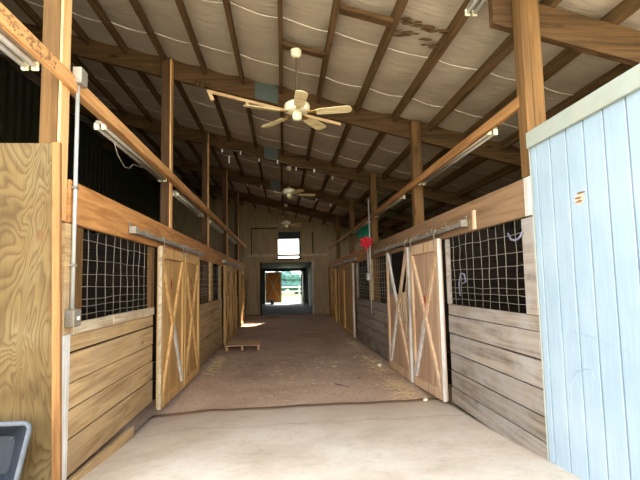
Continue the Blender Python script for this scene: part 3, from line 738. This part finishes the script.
# passage beyond the wall, with its own low ceiling and end wall
YE = 31.
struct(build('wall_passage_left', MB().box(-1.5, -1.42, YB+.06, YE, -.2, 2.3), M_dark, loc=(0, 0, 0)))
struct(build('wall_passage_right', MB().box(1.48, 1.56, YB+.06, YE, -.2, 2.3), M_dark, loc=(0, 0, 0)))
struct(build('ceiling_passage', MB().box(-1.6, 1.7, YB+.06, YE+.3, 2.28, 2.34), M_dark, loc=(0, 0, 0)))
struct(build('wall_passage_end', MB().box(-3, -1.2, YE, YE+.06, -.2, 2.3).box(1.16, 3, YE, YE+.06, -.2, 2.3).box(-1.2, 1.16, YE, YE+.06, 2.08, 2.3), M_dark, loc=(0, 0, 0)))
r = thing('end_door', (-.66, YE-.05, .0), 'brown cross-braced door leaf closing half of the far end doorway', 'door')
build('panel', MB().box(-1.19, -.13, YE-.05, YE-.02, .03, 2.06), W['xdoor'], r)
yy = YE-.07
for p0, p1 in (((-1.14, yy, .06), (-1.14, yy, 2.04)), ((-.18, yy, .06), (-.18, yy, 2.04))): build('stile', MB().bar(p0, p1, .09, .03, (0, 1, 0)), W['doorb'], r)
for p0, p1 in (((-1.1, yy, 2.0), (-.22, yy, 2.0)), ((-1.1, yy, .1), (-.22, yy, .1))): build('rail', MB().bar(p0, p1, .09, .03, (0, 1, 0)), W['doorb'], r)
for i, (p0, p1) in enumerate((((-1.1, yy, .15), (-.22, yy, 1.95)), ((-1.1, yy-.001, 1.95), (-.22, yy-.001, .15)))): build('brace', MB().bar(p0, p1, .09, .03, (0, 1, 0)), W['doorb'], r)
r = thing('bucket', (-.72, 29.6, -.03), 'small black bucket on the gravel before the far cross-braced door', 'bucket')
build('body', MB().lathe((-.72, 29.6, -.03), [(.10, 0), (.13, .26), (.14, .28), (.12, .28), (.09, .03)], 16), M_black, r, smooth=True)
build('handle', MB().tube([(-.72+.13*math.cos(a), 29.6, .24+.12*math.sin(a)) for a in [math.pi*i/8 for i in range(9)]], .006, 6), M_wire, r)
r = thing('end_door', (1.3, 29.7, .0), 'dark door leaf swung inward beside the bright far doorway', 'door')
build('panel', MB().box(1.22, 1.26, 28.9, 30.8, .02, 2.05), M_dark, r)
build('edge_strip', MB().box(1.2, 1.28, 28.87, 28.90, .02, 2.05), W['whitey'], r)
r = thing('aisle_door', (1.37, 21.3, .0), 'dark plank door swung open inside the passage beside the pale door frame', 'door')
build('panel', MB().box(1.36, 1.40, 20.8, 22.2, .0, 2.15), W['backpanel'], r)
build('edge_strip', MB().box(1.345, 1.42, 20.76, 20.80, .0, 2.15), W['white'], r)
build('latch', MB().box(1.32, 1.36, 20.78, 20.9, .92, 1.12), M_pipe, r)

# ------------------------------------------------------------------ outdoors beyond
random.seed(21)
for i, (x, y, h, w) in enumerate(((-3.4, 72, 2.9, 2.5), (-.6, 77, 3.1, 2.6), (1.9, 71, 2.7, 2.5), (4.6, 76, 3.0, 2.6), (7.6, 72, 2.9, 2.5))):
    t = thing('tree', (x, y, -.4), 'broad green tree far beyond the lawn, ' + ['first', 'second', 'third', 'fourth', 'fifth'][i] + ' along the row', 'tree', 'trees beyond the lawn')
    build('trunk', MB().tube([(x, y, -.4), (x+.1, y, h*.3), (x, y, h*.6)], [.3, .22, .12], 8), M_bark, t)
    mb = MB()
    for q in range(16):
        a = random.uniform(0, 6.28); rr_ = random.uniform(0, w*.6)
        mb.ball((x+rr_*math.cos(a), y+rr_*math.sin(a), h*random.uniform(.18, .85)), w*random.uniform(.28, .45), (1, 1, .8), .18, 9, 6)
    build('crown', mb, M_leaf, t)
r = thing('field_fence', (2, 60, -.4), 'low white board fence across the far lawn', 'fence')
for k in range(7): build('fence_post', MB().box(-10+k*4-.06, -10+k*4+.06, 60, 60.12, -.4, .95), W['white'], r)
for z in (.2, .75): build('fence_rail', MB().box(-10, 14, 59.96, 60, z-.07, z+.07), W['white'], r)

# ------------------------------------------------------------------ ceiling fans
def make_fan(loc, top, a0, label):
    r = thing('ceiling_fan', loc, label, 'ceiling fan', 'ceiling fans')
    x, y, z = loc
    build('ceiling_cap', MB().lathe((x, y, top), [(.03, -.10), (.065, -.07), (.07, -.02), (.07, -.003)], 20), M_cream, r, smooth=True)
    build('downrod', MB().tube([(x, y, z+.09), (x, y, top-.06)], .012, 10), M_bark, r, smooth=True)
    build('motor', MB().lathe((x, y, z), [(.03, -.02), (.13, -.015), (.155, .0), (.16, .05), (.15, .085), (.11, .11), (.04, .125), (.025, .16)], 26), M_cream, r, smooth=True)
    build('switch_cup', MB().lathe((x, y, z), [(.02, -.12), (.05, -.11), (.06, -.08), (.055, -.021)], 20), M_cream, r, smooth=True)
    for i in range(5):
        a = math.radians(a0+72*i); c, s = math.cos(a), math.sin(a)
        P = lambda u, v, h: V((x+c*u-s*v, y+s*u+c*v, z+h))
        mb = MB(); tilt = .2
        out = [(.24, -.052), (.30, -.062), (.50, -.070), (.62, -.072), (.665, -.055), (.68, 0), (.665, .055), (.62, .072), (.50, .070), (.30, .062), (.24, .052)]
        n = len(out)
        vs = [P(u, v, -.03-tilt*v-.004) for u, v in out]+[P(u, v, -.03-tilt*v+.004) for u, v in out]
        mb.add(vs, [tuple(range(n)), tuple(range(2*n-1, n-1, -1))]+[(i_, (i_+1) % n, n+(i_+1) % n, n+i_) for i_ in range(n)])
        bl = build('blade', mb, M_blade, r)
        mb = MB(); mb.add([P(.12, -.018, -.024), P(.12, .018, -.024), P(.27, .04, -.042), P(.27, -.04, -.026), P(.12, -.018, -.016), P(.12, .018, -.016), P(.27, .04, -.034), P(.27, -.04, -.018)],
                          [(0, 1, 2, 3), (7, 6, 5, 4), (0, 4, 5, 1), (1, 5, 6, 2), (2, 6, 7, 3), (3, 7, 4, 0)])
        build('blade_bracket', mb, M_brass, bl)
    return r
make_fan((.195, 5.58, 3.455), R(.195)-.17, 57, 'cream five-blade ceiling fan hanging first from the entrance')
make_fan((.165, 11.5, 3.57), R(.165)-.17, 10, 'cream five-blade ceiling fan hanging in the middle of the aisle, second')
make_fan((.13, 17.2, 3.50), R(.13)-.17, 33, 'cream five-blade ceiling fan hanging last, before the back wall window')

# ------------------------------------------------------------------ string lights
for i, (y, x0, x1, z) in enumerate(((10.5, -1.5, 1.3, -.36), (14.0, -1.2, 1.6, -.34))):
    t = thing('string_light', (0, y, R(0)+z), f'string of small white bulbs along the {["second", "third"][i]} full-width beam from the entrance', 'string light', 'string lights')
    pts = [V((x0+(x1-x0)*q/20, y+.02, R(x0+(x1-x0)*q/20)+z-.03*math.sin(q*1.1))) for q in range(21)]
    build('wire', MB().tube(pts, .005, 5), M_wire, t)
    for q in range(1, 21, 3):
        p = pts[q]; build('bulb', MB().lathe(p, [(.012, 0), (.018, -.03), (.022, -.06), (.012, -.085)], 8), M_bulb, t, smooth=True)
tag(build('hanging_strip', MB().box(-1.2, -1.17, 10.4, 10.42, 4.05, 4.22), W['white']), 'short white strip hanging at the second full-width beam', 'strip')

# ------------------------------------------------------------------ small things
# torn insulation
random.seed(5)
r = thing('torn_insulation', (1.5, 4.75, R(1.5)-.05), 'brown torn patch hanging from the roof insulation near the short twin tube light', 'torn insulation')
for (cx, cy, n) in ((1.42, 4.55, 7), (1.66, 4.62, 7), (1.62, 4.85, 5), (1.38, 4.78, 6)):
    mb = MB()
    for q in range(n):
        x = cx+random.uniform(-.12, .12); y = cy+random.uniform(-.07, .07)
        mb.ball((x, y, R(x)-.078), random.uniform(.015, .036), (2.3, .6, .4), .4, 7, 5)
    build('torn_flap', mb, M_mud, r)
mb = MB()
for q in range(12):
    mb.ball((-1.2+random.uniform(-.12, .12), 7.09+random.uniform(-.02, .02), R(-1.2)-.31+random.uniform(-.04, .03)), random.uniform(.02, .04), (1.2, 1, .8), .3, 7, 5)
tag(build('bird_nest', mb, M_mud), 'small brown nest of debris on the first full-width beam', 'nest')
mb = MB()
for q in range(9):
    mb.ball((-1.48+random.uniform(-.1, .1), 10.55+random.uniform(-.03, .03), R(-1.5)-.13+random.uniform(-.06, .05)), random.uniform(.03, .05), (1.2, 1, .8), .3, 7, 5)
tag(build('bird_nest', mb, M_mud), 'small brown nest of debris beside the third post on the plywood side', 'nest')
M_crust = plain('tan_crust', srgb(150, 112, 70), .9, 0, .3, 30.)
# debris on the near rail
mb = MB()
for q in range(110): mb.ball((-1.587+random.uniform(-.003, .003), 2.5+random.random()*.8, 2.92+random.gauss(0, .022)), random.uniform(.003, .010), (.6, 1.8, 1), .4, 6, 4)
tag(build('mud_crust', mb, M_crust), 'crumbly brown crust stuck to the rail above the twin tubes by the plywood', 'mud', kind='stuff')

# pallet
r = thing('pallet', (-1.0, 12.2, -.26), 'low wooden pallet lying on the dirt by the plywood side stalls', 'pallet')
for i in range(7):
    y = 11.55+i*.185
    g = -.278
    build('deck_board', MB().box(-1.44, -.58, y, y+.155, g+.115, g+.137), W['pallet'], r, bevel=.003)
for x in (-1.42, -1.05, -.66):
    build('stringer', MB().box(x, x+.06, 11.56, 12.82, -.275, -.163), W['pallet'], r, bevel=.003)

# green cloth and red flower
mb = MB(); mb.grid(lambda u, v: V((2.26+.035*math.sin(u*9)+.02*math.sin(u*17+v*3), 11.6+2.38*u, 2.94+.10*u-.44*v-.05*u*v+.03*math.sin(u*6))), 28, 10)
o = build('green_cloth', mb, M_green, smooth=True); md = o.modifiers.new('thick', 'SOLIDIFY'); md.thickness = .006
tag(o, 'bright green cloth hung between posts above the red flower', 'cloth')
r = thing('red_flower', (1.88, 10.42, 2.21), 'big red artificial flower hung on the header of the pale blue door side', 'flower')
for i in range(12):
    a = 2*math.pi*i/12+random.uniform(-.1, .1); L = random.uniform(.17, .22) if i % 2 else random.uniform(.11, .15)
    d = V((math.cos(a), -.25-.2*(i % 2), math.sin(a))).normalized(); sd = V((-math.sin(a), 0, math.cos(a)))*.05; c = V((1.88, 10.42, 2.21))
    mb = MB(); vs = [c, c+d*L*.45+sd, c+d*L, c+d*L*.45-sd, c+d*L*.5+V((0, -.02, 0))]
    mb.add(vs, [(0, 1, 4), (1, 2, 4), (2, 3, 4), (3, 0, 4), (0, 3, 1), (1, 3, 2)])
    build('petal', mb, M_red, r)
build('flower_stem', MB().tube([(1.999, 10.46, 2.16), (1.93, 10.45, 2.18), (1.88, 10.42, 2.21)], .012, 6), M_bark, r)

# rope bundle on the doors
r = thing('rope_bundle', (1.87, 7.04, 1.0), 'dun rope bundle hanging between the two faded cross-braced doors', 'rope')
mb = MB()
for q in range(7):
    w = random.uniform(.05, .1); h = random.uniform(.16, .24); ph = random.uniform(0, .4)
    mb.tube([(1.875-.012*q+.01*math.sin(3*t+q), 7.05+w*math.cos(t)+.02*math.sin(2*t+q), .93+h*math.sin(t)) for t in [2*math.pi*i/18+ph for i in range(18)]], .0095, 6, closed=True)
build('coil', mb, M_rope, r, smooth=True)
build('hitch', MB().tube([(1.86, 7.05, 1.12), (1.88, 7.06, 1.28), (1.905, 7.05, 1.4)], .011, 6).ball((1.85, 7.05, 1.13), .035), M_rope, r, smooth=True)
build('tail', MB().tube([(1.86, 7.03, .75), (1.85, 7.02, .6), (1.86, 7.04, .42)], .012, 6), M_rope, r, smooth=True)
# rope on the mesh window and strap at its corner
mb = MB().tube([(2.0, 5.18, 1.16), (1.985, 5.16, 1.3), (1.98, 5.08, 1.41), (1.98, 4.98, 1.4), (1.985, 4.96, 1.32), (1.98, 5.03, 1.3)], .009, 7)
tag(build('lead_rope', mb, M_roped, smooth=True), 'pale rope looped through the mesh window beside the pale blue door', 'rope')
mb = MB().tube([(1.975, 3.93, 1.74), (1.97, 3.87, 1.68), (1.97, 3.79, 1.665), (1.975, 3.72, 1.69), (1.985, 3.70, 1.73)], .009, 7)
tag(build('halter_strap', mb, M_roped, smooth=True), 'short pale strap hooked at the upper corner of the mesh window by the blue door', 'strap')

# straw along the walls, sticks on the dirt
random.seed(11)
mb = MB()
def straw(cx, cy, rx, ry, n):
    for q in range(n):
        x = cx+random.gauss(0, rx); y = cy+random.gauss(0, ry); a = random.uniform(0, 6.28); L = random.uniform(.03, .09)
        x = max(-1.5, min(1.88, x)); z = GZ(x, y)-.03+random.uniform(.004, .02)
        d = V((math.cos(a), math.sin(a), random.uniform(-.1, .1)))*L
        mb.bar(V((x, y, z)), V((x, y, z))+d, .006, .003, (0, 0, 1))
straw(1.7, 7.1, .10, .3, 220); straw(1.72, 9.0, .09, .5, 260); straw(1.65, 6.4, .12, .15, 100); straw(1.78, 11.6, .07, .6, 150)
straw(-1.38, 10.3, .09, .4, 260); straw(-1.4, 9.4, .08, .4, 180); straw(-1.3, 17.9, .15, .5, 120); straw(0, 8.5, .8, 1.5, 160)
tag(build('straw', mb, M_straw), 'pale straw scattered on the dirt along the stall fronts', 'straw', kind='stuff')
tag(build('stick', MB().tube([(.78, 7.42, -.25), (.86, 7.3, -.245), (.93, 7.2, -.25), (.96, 7.08, -.25)], .014, 6), M_bark, smooth=True), 'short dark stick lying in the middle of the dirt aisle', 'stick')
tag(build('stone', MB().ball((1.22, 7.75, -.245), .025, (1.2, 1, .6), .15), M_bark), 'small dark stone on the dirt near the faded doors', 'stone')
tag(build('stone', MB().ball((1.78, 5.95, -.17), .03, (1.2, 1, .7), .15), M_tape), 'small white stone at the foot of the faded door with white edge', 'stone')
tag(build('stone', MB().ball((1.76, 8.68, -.21), .035, (1.2, 1, .7), .15), M_tape), 'small white stone at the foot of the broken door', 'stone')

# ------------------------------------------------------------------ light
w = bpy.data.worlds.new('World'); scene.world = w; w.use_nodes = True
nt = w.node_tree; nt.nodes.clear()
o = N(nt, 'OutputWorld'); bg = N(nt, 'Background'); nt.links.new(bg.outputs[0], o.inputs[0])
tc = N(nt, 'TexCoord'); sp = N(nt, 'SeparateXYZ'); nt.links.new(tc.outputs['Generated'], sp.inputs[0])
c = ramp(nt, sp.outputs['Z'], [(.0, (1, .97, .92)), (.3, (.96, .96, .95)), (.46, (.60, .64, .69)), (.9, (.44, .50, .58))])
nt.links.new(c, bg.inputs['Color']); bg.inputs['Strength'].default_value = 3.6
sun = bpy.data.lights.new('sun', 'SUN'); sun.energy = 10.; sun.color = (1, .93, .82); sun.angle = .01
so = bpy.data.objects.new('sun', sun); COL.objects.link(so)
el, az = math.radians(42), math.radians(62)      # sun stands beyond the far end, high over the low side of the roof
sd = V((math.cos(el)*math.cos(az), math.cos(el)*math.sin(az), math.sin(el)))
so.rotation_euler = (-sd).to_track_quat('-Z', 'Y').to_euler()

# ------------------------------------------------------------------ camera
F, VP, ROLL = 465., (283.5, 282.5), .0133
a = V(((VP[0]-320)/F, -(VP[1]-240)/F, -1)).normalized()
u = V((-ROLL, 1, 0)); u = (u-a*u.dot(a)).normalized()
rt = a.cross(u)
# rows rt, a, u are the world X, Y, Z axes seen from the camera
M = Matrix((rt, a, u)).to_4x4(); M.translation = (0, 0, 1.35)
cam = bpy.data.cameras.new('camera'); cam.sensor_width = 36; cam.lens = F/640*36; cam.clip_start = .05; cam.clip_end = 400
co = bpy.data.objects.new('camera', cam); COL.objects.link(co); co.matrix_world = M; scene.camera = co
for ob in COL.objects:
    if '_at' in ob: del ob['_at']

vs = scene.view_settings
vs.view_transform = 'Standard'; vs.look = 'None'; vs.gamma = 1; vs.use_curve_mapping = False
vs.exposure = 1.22
scene.cycles.max_bounces = 12; scene.cycles.diffuse_bounces = 8
scene.cycles.use_denoising = True
